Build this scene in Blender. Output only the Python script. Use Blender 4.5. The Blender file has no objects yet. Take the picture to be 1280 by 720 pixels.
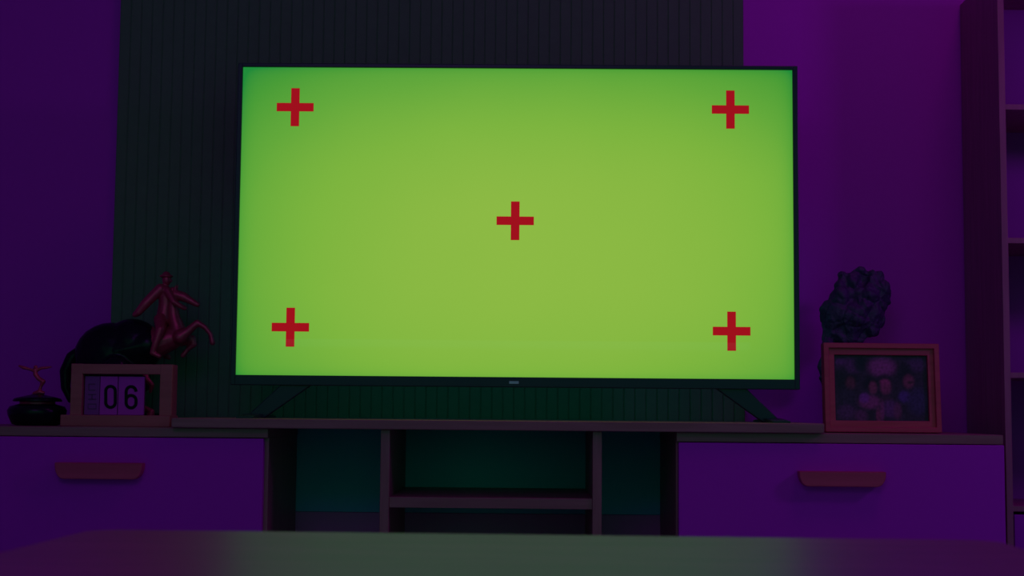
import bpy, bmesh, math, random
from mathutils import Matrix, Vector, noise
random.seed(4)
C = bpy.context.scene.collection
SC = bpy.context.scene
R = math.radians
# ------------------------------------------------------------------ camera
F = 1833.0                       # focal length in pixels of a 1280 px wide frame
ZC = 0.53
CAM = Vector((0, 0, ZC))
ROT = Matrix.Rotation(R(0.76), 3, 'Z') @ Matrix.Rotation(R(90 + 4.74), 3, 'X') @ Matrix.Rotation(R(0.5), 3, 'Z')
cd = bpy.data.cameras.new('camera'); cam = bpy.data.objects.new('camera', cd); C.objects.link(cam)
cam.matrix_world = Matrix.Translation(CAM) @ ROT.to_4x4()
cd.sensor_width = 36; cd.lens = F / 1280 * 36; cd.clip_start = 0.02
cd.dof.use_dof = True; cd.dof.focus_distance = 3.1; cd.dof.aperture_fstop = 5.6
SC.camera = cam

def at(px, py, Y):
    """point on the vertical plane y = Y seen at the photo's pixel (px, py)"""
    d = ROT @ Vector(((px - 640) / F, -(py - 360) / F, -1))
    return CAM + d * (Y / d.y)
def X(px, py, Y): return at(px, py, Y).x
def Z(px, py, Y): return at(px, py, Y).z

# ------------------------------------------------------------------ materials
def lin(c):
    return tuple((v / 255 / 12.92) if v / 255 <= 0.04045 else ((v / 255 + 0.055) / 1.055) ** 2.4 for v in c)
def mat(name, col, rough=0.5, spec=0.5, metal=0.0, bump=0.0, bscale=60, var=0.0, coat=0.0):
    m = bpy.data.materials.new(name); m.use_nodes = True
    nt = m.node_tree; b = nt.nodes['Principled BSDF']
    b.inputs['Base Color'].default_value = (*col, 1)
    b.inputs['Roughness'].default_value = rough
    b.inputs['Specular IOR Level'].default_value = spec
    b.inputs['Metallic'].default_value = metal
    b.inputs['Coat Weight'].default_value = coat
    tc = nt.nodes.new('ShaderNodeTexCoord')
    nz = nt.nodes.new('ShaderNodeTexNoise'); nz.inputs['Scale'].default_value = bscale
    nz.inputs['Detail'].default_value = 6
    nt.links.new(tc.outputs['Object'], nz.inputs['Vector'])
    if bump:
        bp = nt.nodes.new('ShaderNodeBump'); bp.inputs['Strength'].default_value = bump
        bp.inputs['Distance'].default_value = 0.002
        nt.links.new(nz.outputs['Fac'], bp.inputs['Height']); nt.links.new(bp.outputs['Normal'], b.inputs['Normal'])
    mx = nt.nodes.new('ShaderNodeMix'); mx.data_type = 'RGBA'
    mx.inputs['A'].default_value = (*[v * (1 - var) for v in col], 1)
    mx.inputs['B'].default_value = (*[min(1, v * (1 + var)) for v in col], 1)
    nt.links.new(nz.outputs['Fac'], mx.inputs['Factor']); nt.links.new(mx.outputs['Result'], b.inputs['Base Color'])
    return m
def wood(name, c1, c2, rough=0.45, spec=0.4, axis=(1, 14, 14), scale=5):
    m = bpy.data.materials.new(name); m.use_nodes = True
    nt = m.node_tree; b = nt.nodes['Principled BSDF']
    b.inputs['Roughness'].default_value = rough; b.inputs['Specular IOR Level'].default_value = spec
    tc = nt.nodes.new('ShaderNodeTexCoord'); mp = nt.nodes.new('ShaderNodeMapping')
    mp.inputs['Scale'].default_value = axis
    nz = nt.nodes.new('ShaderNodeTexNoise'); nz.inputs['Scale'].default_value = scale
    nz.inputs['Detail'].default_value = 8; nz.inputs['Distortion'].default_value = 0.6
    cr = nt.nodes.new('ShaderNodeValToRGB')
    cr.color_ramp.elements[0].position = 0.35; cr.color_ramp.elements[0].color = (*c1, 1)
    cr.color_ramp.elements[1].position = 0.65; cr.color_ramp.elements[1].color = (*c2, 1)
    bp = nt.nodes.new('ShaderNodeBump'); bp.inputs['Strength'].default_value = 0.08; bp.inputs['Distance'].default_value = 0.001
    L = nt.links.new
    L(tc.outputs['Object'], mp.inputs['Vector']); L(mp.outputs['Vector'], nz.inputs['Vector'])
    L(nz.outputs['Fac'], cr.inputs['Fac']); L(cr.outputs['Color'], b.inputs['Base Color'])
    L(nz.outputs['Fac'], bp.inputs['Height']); L(bp.outputs['Normal'], b.inputs['Normal'])
    return m
M = dict(
    wall=mat('violet_wall_paint', (0.62, 0.035, 0.66), 0.85, 0.1, bump=0.15, bscale=90, var=0.03),
    ceiling=mat('ceiling_paint', (0.6, 0.3, 0.6), 0.9, 0.1),
    floor=wood('floor_boards', (0.30, 0.42, 0.40), (0.38, 0.52, 0.50), 0.5, axis=(8, 1, 1)),
    panel=mat('charcoal_panel', (0.12, 0.18, 0.12), 0.75, 0.08, var=0.12, bscale=40),
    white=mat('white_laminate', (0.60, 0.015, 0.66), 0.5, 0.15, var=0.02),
    wood=wood('oak_veneer', (0.30, 0.115, 0.13), (0.37, 0.145, 0.17)),
    wood_v=wood('oak_veneer_upright', (0.30, 0.115, 0.13), (0.37, 0.145, 0.17), axis=(14, 14, 1)),
    shelfwood=wood('bookcase_veneer', (0.34, 0.09, 0.19), (0.42, 0.11, 0.24), axis=(14, 14, 1)),
    handle=wood('handle_wood', (0.54, 0.03, 0.13), (0.66, 0.045, 0.17)),
    back=mat('dark_back_board', (0.12, 0.42, 0.60), 0.8, 0.1),
    table=wood('table_veneer', (0.40, 0.06, 0.14), (0.50, 0.08, 0.19), 0.32, 0.0, axis=(1.5, 16, 16), scale=3),
    tvblack=mat('black_plastic', (0.018, 0.035, 0.045), 0.35, 0.4),
    fadedink=mat('faded_ink', (0.16, 0.06, 0.18), 0.8, 0.1),
    bookback=mat('bookcase_back', (0.42, 0.04, 0.46), 0.6, 0.1),
    bookdoor=mat('bookcase_door', (0.42, 0.010, 0.55), 0.5, 0.1),
    wall_stand_in=mat('wall_stand_in_paint', (0.55, 0.20, 0.45), 0.8, 0.1),  # brighter wall tone low in the bays, put into the colour
    logo=mat('logo_grey', (0.5, 0.4, 0.6), 0.3, 0.5, metal=0.5),
    black=mat('glossy_black', (0.006, 0.006, 0.014), 0.26, 0.22),
    gold=mat('reddish_gold', (0.62, 0.05, 0.13), 0.42, 0.4, metal=0.5, bump=0.2, bscale=200, var=0.2),
    rock=mat('dark_rock', (0.055, 0.035, 0.10), 0.5, 0.4, bump=0.8, bscale=130, var=0.5),
    card=mat('white_card', (0.62, 0.06, 0.60), 0.8, 0.1),
    graycard=mat('grey_card', (0.30, 0.07, 0.34), 0.8, 0.1),
    ink=mat('black_ink', (0.012, 0.02, 0.02), 0.8, 0.1),
    calwood=wood('calendar_wood', (0.42, 0.09, 0.11), (0.50, 0.12, 0.14)),
    framewood=wood('frame_wood', (0.52, 0.045, 0.10), (0.62, 0.06, 0.13)),
)
def emis(name, col, st=1.0):
    m = bpy.data.materials.new(name); m.use_nodes = True
    b = m.node_tree.nodes['Principled BSDF']
    b.inputs['Base Color'].default_value = (0.01, 0.01, 0.01, 1); b.inputs['Specular IOR Level'].default_value = 0.1
    b.inputs['Roughness'].default_value = 0.4
    b.inputs['Emission Color'].default_value = (*col, 1); b.inputs['Emission Strength'].default_value = st
    return m
nt_ = M['table'].node_tree; gl_ = nt_.nodes.new('ShaderNodeBsdfGlossy'); ad_ = nt_.nodes.new('ShaderNodeAddShader')
gl_.inputs['Color'].default_value = (.05, .22, .46, 1); gl_.inputs['Roughness'].default_value = .35
nt_.nodes['Principled BSDF'].inputs['Specular IOR Level'].default_value = 0
nt_.links.new(nt_.nodes['Principled BSDF'].outputs[0], ad_.inputs[0]); nt_.links.new(gl_.outputs[0], ad_.inputs[1])
nt_.links.new(ad_.outputs[0], nt_.nodes['Material Output'].inputs['Surface'])
M['cross'] = emis('red_pixels', lin((158, 12, 24)))

# ------------------------------------------------------------------ mesh helpers
def obj(name, bm, m, parent=None, smooth=False, loc=None):
    me = bpy.data.meshes.new(name); bm.normal_update(); bm.to_mesh(me); bm.free()
    for x in (m if isinstance(m, (list, tuple)) else [m]): me.materials.append(x)
    if smooth:
        for p in me.polygons: p.use_smooth = True
    o = bpy.data.objects.new(name, me); C.objects.link(o)
    if parent:
        o.parent = parent
        pass
    if loc is not None: o.location = loc
    return o
def thing(name, label, cat, loc, rz=0.0, group=None):
    o = bpy.data.objects.new(name, None); C.objects.link(o); o.empty_display_size = 0.05
    o.location = loc; o.rotation_euler = (0, 0, rz)
    o['label'] = label; o['category'] = cat
    if group: o['group'] = group
    return o
def box(bm, x0, x1, y0, y1, z0, z1, bev=0.0, seg=2, mi=0):
    b = bmesh.new()
    bmesh.ops.create_cube(b, size=1)
    for v in b.verts:
        v.co = Vector((x0 + (x1 - x0) * (v.co.x + .5), y0 + (y1 - y0) * (v.co.y + .5), z0 + (z1 - z0) * (v.co.z + .5)))
    if bev: bmesh.ops.bevel(b, geom=list(b.edges), offset=bev, segments=seg, affect='EDGES', profile=0.5)
    merge(bm, b, mi)
def merge(bm, b, mi=0):
    mp = {v: bm.verts.new(v.co) for v in b.verts}
    for f in b.faces:
        try:
            nf = bm.faces.new([mp[v] for v in f.verts]); nf.material_index = mi
        except ValueError: pass
    b.free()
def prism(bm, pts, y0, y1, bev=0.0, mi=0, seg=2):
    """outline pts (x, z), counter-clockwise seen from the front, from y0 back to y1"""
    b = bmesh.new()
    a = [b.verts.new((x, y0, z)) for x, z in pts]; c = [b.verts.new((x, y1, z)) for x, z in pts]
    b.faces.new(a); b.faces.new(c[::-1])
    n = len(pts)
    for i in range(n): b.faces.new((a[i], c[i], c[(i + 1) % n], a[(i + 1) % n]))
    bmesh.ops.recalc_face_normals(b, faces=b.faces)
    if bev: bmesh.ops.bevel(b, geom=list(b.edges), offset=bev, segments=seg, affect='EDGES', profile=0.5)
    merge(bm, b, mi)
def lathe(bm, prof, n=40, mi=0, sx=1, sy=1):
    b = bmesh.new(); rings = []
    for r, z in prof:
        rings.append([b.verts.new((sx * r * math.cos(2 * math.pi * k / n), sy * r * math.sin(2 * math.pi * k / n), z)) for k in range(n)])
    for i in range(len(rings) - 1):
        for k in range(n): b.faces.new((rings[i][k], rings[i][(k + 1) % n], rings[i + 1][(k + 1) % n], rings[i + 1][k]))
    b.faces.new(rings[0][::-1]); b.faces.new(rings[-1])
    merge(bm, b, mi)
def capsule(bm, a, b_, ra, rb, n=14):
    a = Vector(a); b_ = Vector(b_); d = b_ - a; L = max(d.length, 1e-5)
    q = Vector((0, 0, 1)).rotation_difference(d.normalized())
    t = bmesh.new()
    bmesh.ops.create_cone(t, cap_ends=True, segments=n, radius1=ra, radius2=rb, depth=L)
    for v in t.verts: v.co = q @ (v.co + Vector((0, 0, L / 2))) + a
    merge(bm, t)
    ball(bm, a, ra); ball(bm, b_, rb)
def ball(bm, c, r, s=(1, 1, 1)):
    t = bmesh.new(); bmesh.ops.create_icosphere(t, subdivisions=3, radius=r)
    for v in t.verts: v.co = Vector((v.co.x * s[0], v.co.y * s[1], v.co.z * s[2])) + Vector(c)
    merge(bm, t)
def fuse(name, bm, m, voxel, parent, smooth_n=4, disp=None):
    """melt overlapping limbs into one continuous surface"""
    o = obj(name + '_raw', bm, m if not isinstance(m, (list, tuple)) else m[0])
    md = o.modifiers.new('r', 'REMESH'); md.mode = 'VOXEL'; md.voxel_size = voxel
    if smooth_n:
        s = o.modifiers.new('s', 'SMOOTH'); s.iterations = smooth_n; s.factor = 0.5
    bpy.context.view_layer.update()
    me = bpy.data.meshes.new_from_object(o.evaluated_get(bpy.context.evaluated_depsgraph_get()))
    bpy.data.objects.remove(o)
    me.name = name
    me.materials.clear()
    for x in (m if isinstance(m, (list, tuple)) else [m]): me.materials.append(x)
    if disp:
        nrm = [v.normal.copy() for v in me.vertices]
        for v, n_ in zip(me.vertices, nrm): v.co = v.co + n_ * disp(v.co)
    for p in me.polygons: p.use_smooth = disp is None
    n = bpy.data.objects.new(name, me); C.objects.link(n); n.parent = parent
    return n
def struct(name, bm, m):
    o = obj(name, bm, m); o['kind'] = 'structure'; return o

# ------------------------------------------------------------------ room shell
YW = 3.40
XL, XR, YF, ZT = -2.5, 3.6, -2.2, 2.6
b = bmesh.new(); box(b, XL - .1, XR + .1, YW, YW + .1, 0, ZT); struct('wall_back', b, M['wall'])
b = bmesh.new(); box(b, XL - .1, XL, YF, YW, 0, ZT); struct('wall_left', b, M['wall'])
b = bmesh.new(); box(b, XR, XR + .1, YF, YW, 0, ZT); struct('wall_right', b, M['wall'])
b = bmesh.new(); box(b, XL - .1, XR + .1, YF, YW + .1, -.1, 0); struct('floor', b, M['floor'])
b = bmesh.new(); box(b, XL - .1, XR + .1, YF, YW + .1, ZT, ZT + .1); struct('ceiling', b, M['ceiling'])

# ribbed dark panel behind the television
px0, px1 = X(143.5, 190, 3.38), X(930, 40, 3.38)
t = thing('wall_panel', 'tall charcoal ribbed panel on the purple wall behind the television', 'wall panel', ((px0 + px1) / 2, YW - .009, 0))
w = (px1 - px0) / 2
b = bmesh.new(); box(b, -w, w, 0, .0085, 0.0, ZT - .002)
obj('backing', b, M['panel'], t)
b = bmesh.new(); n = 58; pitch = 2 * w / n
for i in range(n):
    x = -w + (i + .5) * pitch
    box(b, x - pitch * .45, x + pitch * .45, -.0018, .0, 0.0, ZT - .002, .0008, 1)
obj('ribs', b, M['panel'], t)

# ------------------------------------------------------------------ television
YS = 3.12
sl = (X(303, 84, YS) + X(296, 469, YS)) / 2; sr = (X(990, 88, YS) + X(993, 474, YS)) / 2
st = (Z(303, 84, YS) + Z(990, 88, YS)) / 2; sb = (Z(296, 469, YS) + Z(993, 474, YS)) / 2
cx = (sl + sr) / 2; HW = (sr - sl) / 2
ZA = ZC - .0235 + .001                      # top of the console's main board
tv = thing('television', 'large flat television with a glowing green screen and five red crosses', 'television', (cx, YS, ZA))
L_ = lambda z: z - ZA
zt, zb = L_(st), L_(sb); k = YS / F
# screen with uneven backlight
m = bpy.data.materials.new('green_screen'); m.use_nodes = True; nt = m.node_tree; P = nt.nodes['Principled BSDF']
P.inputs['Base Color'].default_value = (.01, .01, .01, 1); P.inputs['Roughness'].default_value = .35; P.inputs['Specular IOR Level'].default_value = .12
P.inputs['Emission Strength'].default_value = 1.0
tc = nt.nodes.new('ShaderNodeTexCoord'); sp = nt.nodes.new('ShaderNodeSeparateXYZ'); nt.links.new(tc.outputs['Object'], sp.inputs[0])
def mth(op, a, b_=None):
    n_ = nt.nodes.new('ShaderNodeMath'); n_.operation = op
    for i, v in enumerate((a, b_)):
        if v is None: continue
        if isinstance(v, (int, float)): n_.inputs[i].default_value = v
        else: nt.links.new(v, n_.inputs[i])
    return n_.outputs[0]
zm, HH = (zt + zb) / 2, (zt - zb) / 2
u = mth('DIVIDE', sp.outputs['X'], HW)
v_ = mth('DIVIDE', mth('SUBTRACT', sp.outputs['Z'], zm), HH)
ul = mth('ABSOLUTE', mth('SUBTRACT', u, 0.08)); vl = mth('ABSOLUTE', mth('ADD', v_, 0.22))
e1 = mth('MULTIPLY', mth('POWER', ul, 2.6), 0.34)
e2 = mth('MULTIPLY', mth('POWER', vl, 2.4), 0.30)
e3 = mth('MULTIPLY', mth('POWER', mth('ABSOLUTE', u), 45), 0.22)
e4 = mth('MULTIPLY', mth('POWER', mth('ABSOLUTE', v_), 40), 0.16)
nz = nt.nodes.new('ShaderNodeTexNoise'); nz.inputs['Scale'].default_value = 3.0; nt.links.new(tc.outputs['Object'], nz.inputs['Vector'])
e5 = mth('MULTIPLY', mth('SUBTRACT', nz.outputs['Fac'], .5), .10)
e = mth('ADD', mth('ADD', mth('ADD', e1, e2), mth('ADD', e3, e4)), e5)
cr = nt.nodes.new('ShaderNodeValToRGB'); nt.links.new(e, cr.inputs['Fac']); nt.links.new(cr.outputs['Color'], P.inputs['Emission Color'])
stops = [(0.0, (140, 185, 66)), (.2, (124, 180, 60)), (.45, (98, 168, 56)), (.7, (72, 156, 52)), (1.0, (30, 138, 56))]
el = cr.color_ramp.elements
el[0].position = 0; el[0].color = (*lin(stops[0][1]), 1); el[1].position = 1; el[1].color = (*lin(stops[-1][1]), 1)
for p_, c_ in stops[1:-1]:
    q = el.new(p_); q.color = (*lin(c_), 1)
b = bmesh.new(); box(b, -HW, HW, 0, .004, zb, zt)
screen = obj('screen', b, m, tv)
scr_c = [(369, 134), (913, 137), (644, 276), (363, 409), (914.5, 414)]
for (qx, qy) in scr_c:
    p = at(qx, qy, YS); x, z = p.x - cx, L_(p.z); hx, hz, th = 23.5 * k, 24.5 * k, 5.4 * k
    b = bmesh.new()
    prism(b, [(x + a * 1, z + c) for a, c in [(-th, -hz), (th, -hz), (th, -th), (hx, -th), (hx, th), (th, th), (th, hz), (-th, hz), (-th, th), (-hx, th), (-hx, -th), (-th, -th)]], -.0006, .001)
    o = obj('cross_marker', b, M['cross'], screen); o['label'] = 'red cross on the green screen'
# bezel: four-sided frame, deeper bottom lip
bl, br, bt, bb = 6 * k, 6.5 * k, 5 * k, 12.5 * k
b = bmesh.new()
box(b, -HW - bl, -HW, -.006, .03, zb - bb, zt + bt, .0015)
box(b, HW, HW + br, -.006, .03, zb - bb, zt + bt, .0015)
box(b, -HW - .001, HW + .001, -.006, .03, zt, zt + bt, .0015)
box(b, -HW - .001, HW + .001, -.007, .03, zb - bb, zb, .0015)
obj('bezel', b, M['tvblack'], tv)
b = bmesh.new(); box(b, -HW - bl + .002, HW + br - .002, .005, .032, zb - bb + .002, zt + bt - .002, .004)
box(b, -HW * .8, HW * .8, .03, .065, zb + .01, zb + (zt - zb) * .62, .012)
obj('back_cover', b, M['tvblack'], tv)
p = at(642.5, 478.2, YS); x, z = p.x - cx, L_(p.z)
b = bmesh.new()
box(b, x - 6 * k, x + 6 * k, -.0078, -.006, z - 1.7 * k, z + 1.7 * k, .0004)
obj('logo_badge', b, M['logo'], tv)
# splayed blade feet
zfb = 0.0
for s, (tx, bx) in ((1, (912, 966)), (-1, (372, 318))):
    xt, xb = X(tx, 487, YS) - cx, X(bx, 526, YS) - cx
    b = bmesh.new(); hw = 15 * k; ztop = zb - bb + .004
    prism(b, [(xb - hw * .8, 0), (xb + hw * .8, 0), (xt + hw * 1.3, ztop), (xt - hw * 1.3, ztop)], .0, .016, .002)
    # front and rear toes of the foot
    for yy in (-.11, .16):
        q = [Vector((xb - hw * .7, yy, 0)), Vector((xb + hw * .7, yy, 0)), Vector((xb + hw * .7, .008, 0)), Vector((xb - hw * .7, .008, 0))]
        t2 = bmesh.new(); lo = [t2.verts.new(v) for v in q]; up = [t2.verts.new(v + Vector((0, 0, .004 if i < 2 else .009))) for i, v in enumerate(q)]
        t2.faces.new(lo); t2.faces.new(up[::-1])
        for i in range(4): t2.faces.new((lo[i], lo[(i + 1) % 4], up[(i + 1) % 4], up[i]))
        bmesh.ops.recalc_face_normals(t2, faces=t2.faces); merge(b, t2)
    obj('foot', b, M['tvblack'], tv)

# ------------------------------------------------------------------ media console (centre) and two sliding drawer cabinets
YC = 2.97
ax0, ax1 = X(216, 530, YC), X(1029, 536, YC)
con = thing('media_console', 'wooden centre console with open shelves, carrying the television', 'tv stand', ((ax0 + ax1) / 2, YC, 0))
ox = (ax0 + ax1) / 2
TA, TW = .020, .0190
zA0 = ZA - TA
b = bmesh.new(); box(b, ax0 - ox, ax1 - ox, -.014, .415, zA0 + .0005, ZA, .0022, 3); obj('top_board', b, M['wood'], con)
zbot = .10
dv = []
for (q0, q1) in ((475.5, 487), (741, 752.5)):
    x0, x1 = X(q0, 560, YC) - ox, X(q1, 560, YC) - ox; dv.append((x0, x1))
    b = bmesh.new(); box(b, x0, x1, .004, .405, .02, zA0, .001); obj('upright', b, M['wood_v'], con)
zs1, zs0 = Z(615, 622.5, YC), Z(615, 636, YC)
b = bmesh.new(); box(b, dv[0][1], dv[1][0], .008, .39, zs0, zs1, .001); obj('shelf', b, M['wood'], con)
b = bmesh.new(); box(b, dv[0][1], dv[1][0], .006, .39, zbot - .02, zbot, .001); obj('bottom_board', b, M['wood'], con)
zbk = Z(600, 641, YC + .4)
bx0, bx1 = X(336, 560, YC + .1) - ox, X(846, 560, YC + .1) - ox
b = bmesh.new(); box(b, dv[0][1] + .0, dv[1][0], .39, .40, zbk, zA0 - .001); obj('back_board', b, M['back'], con)
b = bmesh.new(); box(b, bx0, dv[0][0], .39, .40, zbk, zA0 - .001); obj('back_board', b, M['back'], con)
b = bmesh.new(); box(b, dv[1][1], bx1, .39, .40, zbk, zA0 - .001); obj('back_board', b, M['back'], con)

for (u0, u1) in ((dv[0][1], dv[1][0]), (bx0, dv[0][0]), (dv[1][1], bx1)):
    b = bmesh.new(); box(b, u0, u1, .391, .399, zbot, zbk - .001); obj('wall_stand_in_board', b, M['wall_stand_in'], con)  # added pale boards, stand in for the lit wall below the dark backs

def wing(x0, x1, hpx, hpy, label, inner):
    """drawer cabinet from world x0 to x1; hpx = handle's pixel span, inner = side (+1/-1) facing the console"""
    xm = (x0 + x1) / 2; hw = (x1 - x0) / 2
    t = thing('drawer_cabinet', label, 'cabinet', (xm, YC, 0), 0, 'drawer cabinets under the television')
    zt_ = zA0
    b = bmesh.new(); box(b, -hw, hw, .006, .41, zt_ - TW, zt_, .0012); obj('top_board', b, M['wood'], t)
    for s in (-1, 1):
        b = bmesh.new(); xs = s * (hw - .006 - (.0 if s != inner else 0))
        box(b, xs - .006, xs + .006, .02, .38, .08, zt_ - TW, .0008); obj('side_panel', b, M['wood_v'], t)
    b = bmesh.new(); box(b, -hw + .012, hw - .012, .02, .38, .08, .096); obj('bottom_board', b, M['wood'], t)
    b = bmesh.new(); box(b, -hw + .012, hw - .012, .372, .38, .096, zt_ - TW); obj('back_board', b, M['back'], t)
    off = .007 if inner else 0
    dx0, dx1 = (-hw, hw - .008) if inner == 1 else (-hw + .004, hw)
    b = bmesh.new(); box(b, dx0, dx1, .001, .019, .085, zt_ - TW - .0015, .0012); dr = obj('drawer_front', b, M['white'], t)
    dr['label'] = 'plain white drawer front'
    p0, p1 = at(hpx[0], hpy[0], YC - .02), at(hpx[1], hpy[0], YC - .02); zb_ = at(hpx[0], hpy[1], YC - .02).z
    hx0, hx1, hz1, hz0 = p0.x - xm, p1.x - xm, (p0.z + p1.z) / 2, zb_
    hh = hz1 - hz0; pts = []
    for i in range(7):
        a = math.pi / 2 * i / 6; pts.append((hx0 + .003 + .019 * (1 - math.cos(math.pi / 2 - a)) if False else hx0 + .018 * (1 - math.cos(a)), hz1 - hh * (0.15 + .85 * math.sin(a))))
    rt = [(hx1 - (x - hx0), z) for x, z in reversed(pts)]
    outline = [(hx0, hz1)] + pts + rt + [(hx1, hz1)]
    b = bmesh.new(); prism(b, outline, -.022, .002, .0015); obj('handle', b, M['handle'], dr, smooth=False)
    for s in (-1, 1):
        for y in (.05, .34):
            b = bmesh.new(); t2 = bmesh.new()
            bmesh.ops.create_cone(t2, cap_ends=True, segments=20, radius1=.012, radius2=.018, depth=.08)
            for v in t2.verts: v.co += Vector((s * (hw - .06), y, .04))
            merge(b, t2); obj('leg', b, M['wood_v'], t, smooth=False)
    return t
wx0, wx1 = X(846, 600, YC), X(1256.3, 600, YC)
WW = wx1 - wx0
wing(wx0, wx1, (999, 1107.5), (589.5, 608), 'white drawer cabinet with wooden handle, beside the tall bookcase, framed photo on top', -1)
lx1 = X(333, 600, YC)
wing(lx1 - WW, lx1, (68.5, 178), (578.5, 598.5), 'white drawer cabinet with wooden handle, under the calendar and rearing horse figurine', 1)
ZW = zA0

# ------------------------------------------------------------------ bookcase
YB = 3.12
kx0 = X(1253.2, 360, YB); zk = Z(1202, 6, YW - .01)
WB = .62
bk = thing('bookcase', 'tall wooden bookcase with empty open shelves beside the purple wall', 'bookcase', (kx0 + WB / 2, YB, 0))
h = WB / 2
for s in (-1, 1):
    b = bmesh.new(); x = s * (h - .007); box(b, x - .007, x + .007, 0, .272, 0, zk, .001); o = obj('side_panel', b, M['shelfwood'], bk)
b = bmesh.new(); box(b, -h + .014, h - .014, 0, .27, zk - .014, zk, .001); obj('top_panel', b, M['shelfwood'], bk)
b = bmesh.new(); box(b, -h + .014, h - .014, .262, .27, .05, zk - .014); obj('back_panel', b, M['bookback'], bk)
for py in (133.5, 300.5, 469, 636):
    z = Z(1270, py, YB); b = bmesh.new(); box(b, -h + .014, h - .014, .002, .262, z - .006, z + .006, .001); obj('shelf', b, M['shelfwood'], bk)
zd = Z(1270, 643.5, YB)
for s in (-1, 1):
    b = bmesh.new(); x0, x1 = (-h + .016, -.002) if s < 0 else (.002, h - .016)
    box(b, x0, x1, .001, .018, .06, zd, .0012); d = obj('door', b, M['bookdoor'], bk)
    b = bmesh.new(); box(b, -.012 * 1 + (-.03 if s < 0 else .03) - .0, .012 + (-.03 if s < 0 else .03), -.018, .002, .10, .16, .003); obj('handle', b, M['handle'], d)
b = bmesh.new(); box(b, -h + .014, h - .014, .02, .262, .04, .06); obj('plinth', b, M['shelfwood'], bk)

# ------------------------------------------------------------------ coffee table
DT = .14; YT = DT * F / 154.0
tz = ZC - DT
tx0, tx1 = X(104, 664, YT), X(1230, 676, YT)
tw = (tx1 - tx0) / 2; dep = .56
ct = thing('coffee_table', 'low glossy wooden coffee table with rounded corners, reflecting the green screen', 'coffee table', ((tx0 + tx1) / 2, YT - dep / 2, 0), R(-1.5))
def rrect(w_, d_, r, n=10):
    out = []
    for (sx, sy, a0) in ((1, 1, 0), (-1, 1, 90), (-1, -1, 180), (1, -1, 270)):
        for i in range(n + 1):
            a = R(a0 + 90 * i / n); out.append((sx * (w_ - r) + r * math.cos(a), sy * (d_ - r) + r * math.sin(a)))
    return out
def slab(bm, w_, d_, r, z0, z1, bev=.003):
    b = bmesh.new(); o_ = rrect(w_, d_, r)
    lo = [b.verts.new((x, y, z0)) for x, y in o_]; up = [b.verts.new((x, y, z1)) for x, y in o_]
    b.faces.new(lo[::-1]); top = b.faces.new(up); n = len(o_)
    for i in range(n): b.faces.new((lo[i], lo[(i + 1) % n], up[(i + 1) % n], up[i]))
    if bev: bmesh.ops.bevel(b, geom=list(top.edges), offset=bev, segments=3, affect='EDGES', profile=.5)
    merge(bm, b)
b = bmesh.new(); slab(b, tw, dep / 2, .035, tz - .022, tz); obj('tabletop', b, M['table'], ct)
b = bmesh.new(); slab(b, tw - .06, dep / 2 - .06, .03, tz - .072, tz - .022, 0); obj('apron', b, M['wood'], ct)
for sx in (-1, 1):
    for sy in (-1, 1):
        b = bmesh.new(); t2 = bmesh.new()
        bmesh.ops.create_cone(t2, cap_ends=True, segments=24, radius1=.014, radius2=.022, depth=tz - .07)
        for v in t2.verts: v.co += Vector((sx * (tw - .09), sy * (dep / 2 - .09), (tz - .07) / 2))
        merge(b, t2); obj('leg', b, M['wood_v'], ct)

# ------------------------------------------------------------------ flip calendar
YK = 3.08; kk = YK / F
ccx = X(150, 495, YK)
cal = thing('flip_calendar', 'small wooden desk calendar with flip cards reading 06 in front of the horse figurine', 'calendar', (ccx, YK, ZW))
def q(px, py, Y=YK): p = at(px, py, Y); return p.x - ccx, p.z - ZW
zc0 = 0.0
def zpx(py): return max(0.0, q(150, py)[1])
xo0, xi0, xi1, xo1 = q(88, 490)[0], q(102.5, 490)[0], q(199.5, 490)[0], q(215, 490)[0]
zbase, ztopo, ztopi = zpx(519), zpx(455), zpx(467.5)
b = bmesh.new()
box(b, xo0, xi0, .0, .045, zbase - .001, ztopo, .0012); box(b, xi1, xo1, .0, .045, zbase - .001, ztopo, .0012)
box(b, xi0 - .002, xi1 + .002, .0005, .0445, ztopi, ztopo - .0003, .0008)
obj('frame', b, M['calwood'], cal)
b = bmesh.new(); box(b, q(78.5, 525)[0], xo1 + .001, -.018, .055, 0, zbase, .0015); obj('base', b, M['calwood'], cal)
b = bmesh.new(); box(b, xi0, q(179, 490)[0], .014, .018, zpx(469.5) - .002, zpx(469.5), .0005); obj('card_rod', b, M['ink'], cal)
cards = [(103.5, 122, 'graycard'), (122.8, 144.6, 'card'), (145.8, 178.3, 'card')]
co = []
for i, (c0, c1, mm) in enumerate(cards):
    b = bmesh.new(); box(b, q(c0, 495)[0], q(c1, 495)[0], .012, .020, zbase + .0005, zpx(470.5), .0006)
    co.append(obj('month_card' if i == 0 else 'number_card', b, M[mm], cal))
def stroke(bm, pts, wd, y0, y1, closed=False):
    """flat band of width wd along a polyline of (x, z)"""
    n = len(pts); ins, outs = [], []
    for i in range(n):
        a = Vector(pts[(i - 1) % n] if closed or i else pts[i]); c = Vector(pts[(i + 1) % n] if closed or i < n - 1 else pts[i])
        d = (c - a).normalized(); nn = Vector((-d.y, d.x)) * wd / 2; p_ = Vector(pts[i])
        ins.append(p_ + nn); outs.append(p_ - nn)
    for i in range(n if closed else n - 1):
        j = (i + 1) % n
        prism(bm, [tuple(outs[i]), tuple(outs[j]), tuple(ins[j]), tuple(ins[i])], y0, y1)
def pxs(l): return [q(a, c) for a, c in l]
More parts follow.
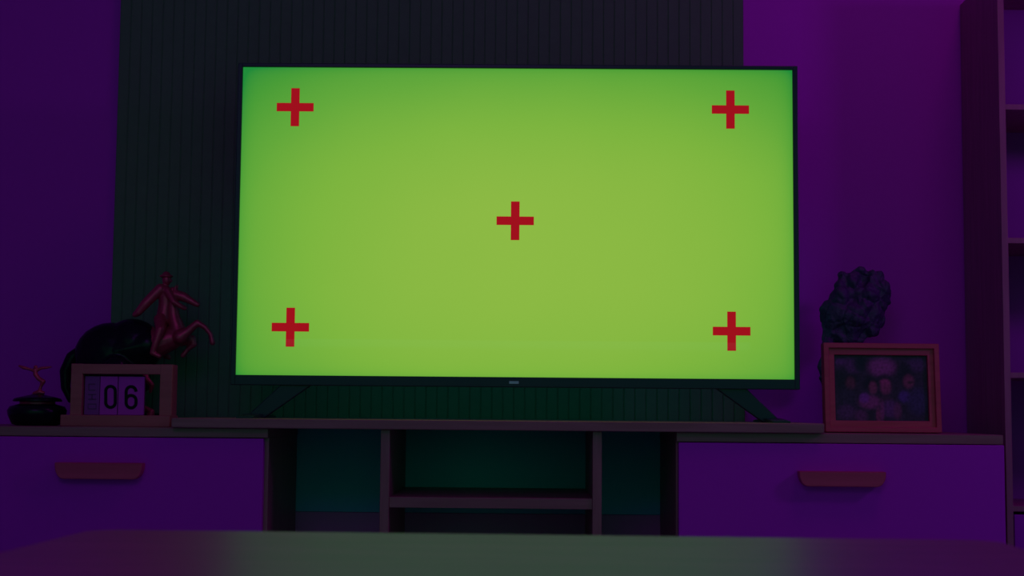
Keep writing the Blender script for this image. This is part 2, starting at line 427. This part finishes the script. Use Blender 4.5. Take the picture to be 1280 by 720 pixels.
def stadium(x, y, hx, hy, n=8):
    out = []
    for i in range(2 * n + 1):
        a = math.pi * i / (2 * n); out.append((x + hx * math.cos(a), y - (hy - hx) - hx * math.sin(a)))
    for i in range(2 * n + 1):
        a = math.pi + math.pi * i / (2 * n); out.append((x + hx * math.cos(a), y + (hy - hx) - hx * math.sin(a)))
    return out
b = bmesh.new(); stroke(b, pxs(stadium(136.2, 496, 6.0, 13.2)), 3.9 * kk, .0113, .0122, True); obj('numeral', b, M['ink'], co[1])
six = []
for i in range(10):
    a = math.pi * i / 9; six.append((162 + 6.2 * math.cos(a), 489.5 - 6.4 * math.sin(a)))
six = six + [(155.8, 503)]
b = bmesh.new(); stroke(b, pxs(six), 3.9 * kk, .0113, .0122)
stroke(b, pxs(stadium(162, 502, 6.2, 7.8)), 3.9 * kk, .0112, .0122, True); obj('numeral', b, M['ink'], co[2])
# the month's three turned letters, too soft in the photo to read: small block marks
b = bmesh.new()
wq = 1.4 * kk
stroke(b, pxs([(109, 480), (109, 487.5), (117, 487.5)]), wq, .0113, .0122); stroke(b, pxs([(117, 480), (109, 480)]), wq, .0113, .0122)
stroke(b, pxs([(108, 493), (118, 493)]), wq, .0113, .0122); stroke(b, pxs([(108, 499), (118, 499)]), wq, .0113, .0122); stroke(b, pxs([(113, 493), (113, 499)]), wq, .0113, .0122)
stroke(b, pxs([(108, 505), (118, 505), (118, 511), (108, 511)]), wq, .0113, .0122, True)
obj('lettering', b, M['fadedink'], co[0])

# ------------------------------------------------------------------ rearing horse and rider figurine
YH = 3.245; kh = YH / F
hcx = X(165, 500, YH)
hs = thing('horse_figurine', 'figurine of a rider on a rearing horse with glossy black hindquarters, behind the calendar', 'figurine', (hcx, YH, ZW))
def hp(px, py, dy=0.0):
    p = at(px, py, YH); return Vector((p.x - hcx, dy, p.z - ZW))
b = bmesh.new()
def chain(bm, nodes):
    for (a, c) in zip(nodes[:-1], nodes[1:]):
        capsule(bm, hp(a[0], a[1], a[3]), hp(c[0], c[1], c[3]), a[2] * kh, c[2] * kh)
# trunk, rising from the rump to the chest
ball(b, hp(138, 446), 47 * kh, (.98, .52, .92)); ball(b, hp(165, 434), 38 * kh, (1.0, .6, .95))
chain(b, [(150, 440, 24, 0), (185, 432, 23, 0), (212, 424, 15, 0), (227, 419, 10, 0)])
# neck and head
chain(b, [(222, 414, 11, 0), (217, 394, 7.5, 0), (216, 377, 6.5, 0), (219, 368, 6, 0)])
chain(b, [(219, 368, 6.5, 0), (229, 371, 6.2, 0), (240, 377, 4.4, 0), (247, 381, 3.4, 0)])
chain(b, [(219, 363, 2.5, .004), (222, 356, 1, .005)]); chain(b, [(219, 363, 2.5, -.004), (221, 356, 1, -.005)])
# raised forelegs: forearm up, knee, shank down, hoof
chain(b, [(227, 422, 9, -.016), (238, 414, 5.5, -.018), (249, 404, 4.2, -.018), (259, 410, 3.2, -.018), (266, 419, 3, -.018), (268, 429, 3.6, -.018)])
chain(b, [(224, 424, 9, .018), (238, 423, 5, .02), (240, 430, 4, .02), (232, 436, 3, .02), (226, 444, 3.4, .02)])
# hind legs down to the base: stifle, hock behind, hoof
for dy in (-.035, .035):
    chain(b, [(150, 462, 19, dy * .8), (172, 470, 11, dy), (176, 482, 7, dy), (162, 492, 5, dy), (170, 508, 4, dy), (173, 520, 4.6, dy)])
horse = fuse('horse', b, [M['black'], M['gold']], .0022, hs, 6)
xs_ = hp(196, 430).x
for p in horse.data.polygons:
    if p.center.x > xs_ - .25 * (p.center.z - hp(0, 430).z): p.material_index = 1
# tail
b = bmesh.new(); chain(b, [(104, 436, 7, 0), (90, 447, 8, 0), (82, 464, 7.5, 0), (82, 484, 6, 0), (88, 500, 4, 0)])
fuse('tail', b, M['black'], .0025, hs, 4)
# mane
b = bmesh.new(); chain(b, [(216, 362, 3.5, 0), (211, 376, 5, 0), (207, 392, 5.5, 0), (205, 408, 5, 0)])
fuse('mane', b, M['gold'], .002, hs, 2)
# rider
b = bmesh.new()
ball(b, hp(209, 350, -.004), 6.4 * kh, (.88, .95, 1.15)); chain(b, [(214, 350.5, 1.6, -.004), (215.8, 352, 1.0, -.004)])
chain(b, [(208, 356, 3.4, -.004), (206, 362, 4.5, -.004)])
chain(b, [(207, 366, 9, 0), (207, 380, 8.5, 0), (205, 398, 10, 0)])
chain(b, [(202, 362, 7, -.010), (193, 371, 6.4, -.014), (184, 381, 6.0, -.018), (176, 391, 4.8, -.020), (172, 394, 3.6, -.02)])
chain(b, [(211, 364, 5, -.012), (220, 378, 3.6, -.022), (229, 384, 3.0, -.018), (233, 386, 2.8, -.014)])
for dy in (-.04, .04):
    chain(b, [(202, 400, 7.5, dy * .4), (206, 413, 6, dy), (201, 430, 4.5, dy * 1.1), (197, 442, 3.6, dy * 1.1), (205, 446, 3, dy * 1.1)])
fuse('rider', b, M['gold'], .0016, hs, 4)
# hat brim
b = bmesh.new(); c_ = hp(208.5, 345.5, -.004)
ball(b, c_, 7.6 * kh, (1.15, 1.1, .32)); ball(b, c_ + Vector((0, 0, .003)), 5 * kh, (1, 1, .9)); fuse('hat', b, M['gold'], .0016, hs, 2)
# small scrolls seen through the gap of the calendar, and the base
b = bmesh.new()
chain(b, [(189, 462, 3, -.05), (191, 474, 4, -.055), (198, 482, 3.2, -.055), (196, 490, 2, -.055)])
chain(b, [(179, 500, 2, -.055), (187, 509, 3, -.055), (197, 515, 4.5, -.055), (196, 520, 5, -.055)])
fuse('scroll_ornament', b, M['gold'], .0016, hs, 2)
b = bmesh.new(); lathe(b, [(.062, 0), (.066, .004), (.066, .012), (.058, .017), (.056, .026), (.05, .028)], 40, 0, 1.15, .95); obj('base', b, M['black'], hs, smooth=False)

# ------------------------------------------------------------------ small gold figure on a black round base
YG = 3.13; kg = YG / F
gcx = X(46.5, 512, YG)
gs = thing('ornament', 'tiny gold figure with outstretched arms on a glossy black rounded base', 'ornament', (gcx, YG, ZW))
def gp(px, py, dy=0.0):
    p = at(px, py, YG); return Vector((p.x - gcx, dy, p.z - ZW))
zz = lambda py: max(0, gp(46, py).z)
b = bmesh.new()
lathe(b, [(24 * kg, 0), (30 * kg, .003), (35 * kg, zz(519)), (36 * kg, zz(513)), (33 * kg, zz(508)), (24 * kg, zz(505.5)), (22 * kg, zz(505))], 48)
obj('base', b, M['black'], gs, smooth=True)
b = bmesh.new(); lathe(b, [(21 * kg, zz(506)), (21.5 * kg, zz(505)), (21.5 * kg, zz(502.5)), (20.5 * kg, zz(501.5)), (18 * kg, zz(501))], 48)
obj('band', b, M['gold'], gs, smooth=False)
b = bmesh.new(); lathe(b, [(29 * kg, zz(502)), (30 * kg, zz(501)), (28 * kg, zz(498)), (20 * kg, zz(496)), (9 * kg, zz(493.5)), (5 * kg, zz(492))], 48)
obj('upper_dish', b, M['black'], gs, smooth=True)
b = bmesh.new()
def gchain(nodes):
    for (a, c) in zip(nodes[:-1], nodes[1:]): capsule(b, gp(a[0], a[1], a[3]), gp(c[0], c[1], c[3]), a[2] * kg, c[2] * kg)
gchain([(43, 492, 2.6, 0), (49, 490, 3.2, 0), (54, 491, 2.2, 0)])
gchain([(49, 490, 2.2, 0), (51, 483, 1.9, 0), (54, 477, 3.0, 0), (48, 473, 2.8, 0), (44.5, 468, 3.0, 0), (44, 463, 2.4, 0)])
gchain([(44, 464, 2.2, 0), (37, 461.5, 1.7, .0), (30, 459.5, 2.2, -.004), (25, 457.5, 1.3, -.004)])
gchain([(44, 464, 2.2, 0), (52, 460, 1.8, .0), (58, 459.5, 1.6, .004), (63, 458.5, 1.1, .004)])
ball(b, gp(44.5, 459, 0), 2.6 * kg)
fuse('figure', b, M['gold'], .0012, gs, 1)

# ------------------------------------------------------------------ framed photograph
YP = 3.11; kp = YP / F
pcx = X(1103, 500, YP)
pf = thing('photo_frame', 'wooden picture frame with a group photograph, standing before the craggy rock', 'picture frame', (pcx, YP, ZW), R(2))
tilt = Matrix.Rotation(R(-4), 4, 'X')
W2, H2 = 72.5 * kp, 111 * kp
def ringbox(bm, w0, h0, w1, h1, y0, y1, cz, bev):
    """rectangular ring: outer half size w0,h0, inner w1,h1"""
    b = bmesh.new()
    o_ = [(-w0, cz - h0), (w0, cz - h0), (w0, cz + h0), (-w0, cz + h0)]; i_ = [(-w1, cz - h1), (w1, cz - h1), (w1, cz + h1), (-w1, cz + h1)]
    V = {}
    for nme, pts, y in (('of', o_, y0), ('if', i_, y0), ('ob', o_, y1), ('ib', i_, y1)): V[nme] = [b.verts.new((x, y, z)) for x, z in pts]
    for i in range(4):
        j = (i + 1) % 4
        b.faces.new((V['of'][i], V['of'][j], V['if'][j], V['if'][i])); b.faces.new((V['ob'][j], V['ob'][i], V['ib'][i], V['ib'][j]))
        b.faces.new((V['of'][j], V['of'][i], V['ob'][i], V['ob'][j])); b.faces.new((V['if'][i], V['if'][j], V['ib'][j], V['ib'][i]))
    bmesh.ops.recalc_face_normals(b, faces=b.faces)
    if bev: bmesh.ops.bevel(b, geom=list(b.edges), offset=bev, segments=2, affect='EDGES', profile=.5)
    merge(bm, b)
b = bmesh.new(); hz = H2 / 2
ringbox(b, W2, hz, W2 - 6.5 * kp, hz - 6.5 * kp, -.010, .016, hz, .0015)
ringbox(b, W2 - 6 * kp, hz - 6 * kp, W2 - 14 * kp, hz - 14.5 * kp, -.003, .014, hz, .001)
for v in b.verts: v.co = tilt @ v.co
zmin = min(v.co.z for v in b.verts)
for v in b.verts: v.co.z -= zmin
obj('frame', b, M['framewood'], pf)
# the print: soft figures of a group of people, as pigment on paper
pm = bpy.data.materials.new('photo_print'); pm.use_nodes = True; nt = pm.node_tree; P = nt.nodes['Principled BSDF']
va = nt.nodes.new('ShaderNodeVertexColor'); va.layer_name = 'print'; nt.links.new(va.outputs['Color'], P.inputs['Base Color'])
P.inputs['Roughness'].default_value = .45; P.inputs['Specular IOR Level'].default_value = .3
NX, NZ = 117, 80; hw_, hh_ = W2 - 13 * kp, hz - 13.5 * kp
blobs = [  # px, py, rx, ry, colour, sharp
    (1062, 455, 14, 10, (.20, .08, .22)), (1052, 449, 6, 4, (.24, .08, .28)), (1078, 452, 9, 9, (.02, .05, .05)), (1054, 470, 9, 16, (.03, .05, .05)),
    (1148, 452, 13, 8, (.16, .08, .20)), (1132, 460, 10, 10, (.03, .04, .05)),
    (1104, 455, 16, 12, (.55, .14, .40)),
    (1090, 476, 9, 8, (.02, .03, .04)), (1107, 471, 9, 7, (.03, .03, .05)), (1134, 468, 8, 8, (.03, .03, .05)), (1066, 470, 8, 7, (.03, .04, .05)),
    (1064, 476, 6, 8, (.26, .10, .12)), (1060, 494, 11, 13, (.07, .07, .10)), (1058, 512, 11, 9, (.20, .08, .22)),
    (1092, 481, 5, 7.5, (.50, .14, .22)), (1088, 499, 13, 8, (.52, .12, .34)), (1081, 494, 6, 6, (.42, .10, .55)),
    (1108, 480, 6.5, 9, (.52, .13, .24)), (1107, 474, 6, 3.5, (.62, .12, .28)), (1108, 496, 8, 4, (.12, .07, .09)), (1113, 507, 10, 10, (.26, .08, .30)),
    (1103, 510, 2.5, 12, (.42, .10, .28)), (1122, 510, 5, 10, (.30, .10, .20)),
    (1137, 473, 6.5, 8, (.45, .13, .20)), (1139, 474, 4, 1.5, (.08, .05, .06)), (1131, 492, 7, 7, (.18, .08, .40)), (1148, 498, 12, 16, (.10, .08, .20)),
    (1098, 516, 3, 9, (.46, .10, .22)), (1076, 516, 8, 7, (.26, .08, .22)),
]
me = bpy.data.meshes.new('photo_print'); vs, fs = [], []
for j in range(NZ + 1):
    for i in range(NX + 1):
        vs.append(Vector((-hw_ + 2 * hw_ * i / NX, .004, hz - hh_ + 2 * hh_ * j / NZ)))
for j in range(NZ):
    for i in range(NX): a = j * (NX + 1) + i; fs.append((a, a + 1, a + NX + 2, a + NX + 1))
cols = []
for v in vs:
    px_ = 1102 + v.x / kp; py_ = 481.5 - (v.z - hz) / kp
    c = Vector((.05, .025, .06)) * (1 + .3 * noise.noise(Vector((px_ * .12, py_ * .12, 0))))
    for (bx, by, rx, ry, bc) in blobs:
        d = ((px_ - bx) / rx) ** 2 + ((py_ - by) / ry) ** 2
        a = 1 / (1 + math.exp(min(50, (d - 1) * 3.5))); c = c.lerp(Vector((bc[0], bc[1] * .6, bc[2])) * .72, a * .9)
    c = c * (1 + .45 * noise.noise(Vector((px_ * .35, py_ * .35, 5))))
    cols.append((*[max(.01, q_) for q_ in c], 1))
me.from_pydata([tuple(tilt @ v + Vector((0, 0, -zmin))) for v in vs], [], fs)
ca = me.color_attributes.new('print', 'FLOAT_COLOR', 'POINT')
for i, c in enumerate(cols): ca.data[i].color = c
me.materials.append(pm); o = bpy.data.objects.new('photo_print', me); C.objects.link(o); o.parent = pf
o['label'] = 'printed group photograph of several people close together'
b = bmesh.new(); box(b, -W2 + .006, W2 - .006, .009, .013, hz - hh_ - .008, hz + hh_ + .008)
for v in b.verts: v.co = tilt @ v.co - Vector((0, 0, zmin))
obj('backing', b, M['ink'], pf)
b = bmesh.new()
prism(b, [(-.02, 0), (.02, 0), (.012, H2 * .7), (-.012, H2 * .7)], 0, .004)
rt_ = Matrix.Translation((0, .075, 0)) @ Matrix.Rotation(R(22), 4, 'X')
for v in b.verts: v.co = rt_ @ v.co
bmin = min(v.co.z for v in b.verts)
for v in b.verts: v.co.z -= bmin
obj('easel_leg', b, M['ink'], pf)

# ------------------------------------------------------------------ craggy rock ornament
YR = 3.27; kr = YR / F
rcx = X(1062, 500, YR)
rk = thing('rock_ornament', 'craggy dark stone ornament standing behind the framed photo', 'ornament', (rcx, YR, ZW))
def rp(px, py, dy=0.0):
    p = at(px, py, YR); return Vector((p.x - rcx, dy, p.z - ZW))
b = bmesh.new()
for (x, y, r, dy) in [(1064, 353, 14, 0), (1078, 349, 15, .01), (1093, 351, 15, 0), (1099, 360, 13, -.01), (1055, 372, 18, 0), (1085, 378, 27, 0), (1103, 376, 12, .0),
                      (1043, 392, 18, 0), (1036, 402, 15, .01), (1062, 400, 24, -.01), (1084, 404, 19, 0), (1092, 396, 17, .01), (1040, 420, 14, 0), (1034, 440, 10, 0), (1036, 470, 11, 0), (1040, 500, 12, 0), (1060, 440, 22, .01), (1050, 388, 22, 0), (1044, 408, 20, 0), (1062, 420, 22, 0), (1050, 356, 11, 0), (1108, 366, 9, 0), (1053, 345, 9, 0), (1072, 343, 12, 0)]:
    ball(b, rp(x, y, dy), r * kr, (1, .8, 1))
for i in range(len(b.verts)): pass
chain_r = [(1034, 425, 11, 0), (1034, 470, 9.5, 0), (1037, 505, 12, 0), (1044, 522, 14, 0)]
for (a, c) in zip(chain_r[:-1], chain_r[1:]): capsule(b, rp(a[0], a[1]), rp(c[0], c[1]), a[2] * kr, c[2] * kr)
def crag(co):
    p = Vector((co.x * 1.0, co.y, co.z * .9))
    d1, _ = noise.voronoi(p * 24, distance_metric='DISTANCE')
    d2, _ = noise.voronoi(p * 60 + Vector((3, 1, 2)), distance_metric='DISTANCE')
    s = 1 if co.z > .02 else max(0, co.z / .02)
    return s * ((d1[1] - d1[0]) * .016 + (d2[1] - d2[0]) * .003 + noise.noise(p * 22) * .010 - .008)
rb = fuse('rock', b, M['rock'], .0024, rk, 2, crag)
b = bmesh.new(); lathe(b, [(.044, 0), (.050, .004), (.050, .014), (.044, .020), (.03, .021)], 40, 0, 1.2, .9); obj('base', b, M['black'], rk)

# ------------------------------------------------------------------ light
def area(name, loc, target, size, col, energy, sy=None):
    l = bpy.data.lights.new(name, 'AREA'); l.shape = 'RECTANGLE' if sy else 'SQUARE'; l.size = size
    if sy: l.size_y = sy
    l.color = col; l.energy = energy
    o = bpy.data.objects.new(name, l); C.objects.link(o); o.location = loc
    o.rotation_euler = (Vector(target) - Vector(loc)).to_track_quat('-Z', 'Y').to_euler(); return o
area('violet_key_light', (2.0, 2.25, 1.42), (0.7, 3.3, .7), .20, (.50, .005, 1.0), 2.6)
area('violet_wash_light', (-.45, -.2, 2.3), (-.5, 3.4, 1.0), 1.2, (.50, .005, 1.0), 6.0)
area('pink_wall_top_fill', (1.05, 2.35, 2.52), (1.0, 3.4, 1.1), .5, (.85, .005, .85), 2.4)  # added fill, brightens the top of the right-hand wall
area('teal_glare_fill', (cx, 3.20, ZC + .28), (cx, 3.4, ZC + .16), 1.0, (.04, 1.0, 1.0), .46, .35)  # added fill behind the television, imitates teal glare on the dark panel
w_ = bpy.data.worlds.new('world'); SC.world = w_; w_.use_nodes = True
bg = w_.node_tree.nodes['Background']; bg.inputs['Color'].default_value = (.10, 1.0, .50, 1); bg.inputs['Strength'].default_value = .26

vs_ = SC.view_settings; vs_.view_transform = 'Standard'; vs_.look = 'None'; vs_.gamma = 1; vs_.exposure = 0; vs_.use_curve_mapping = False
SC.cycles.use_denoising = True
SC.cycles.max_bounces = 8
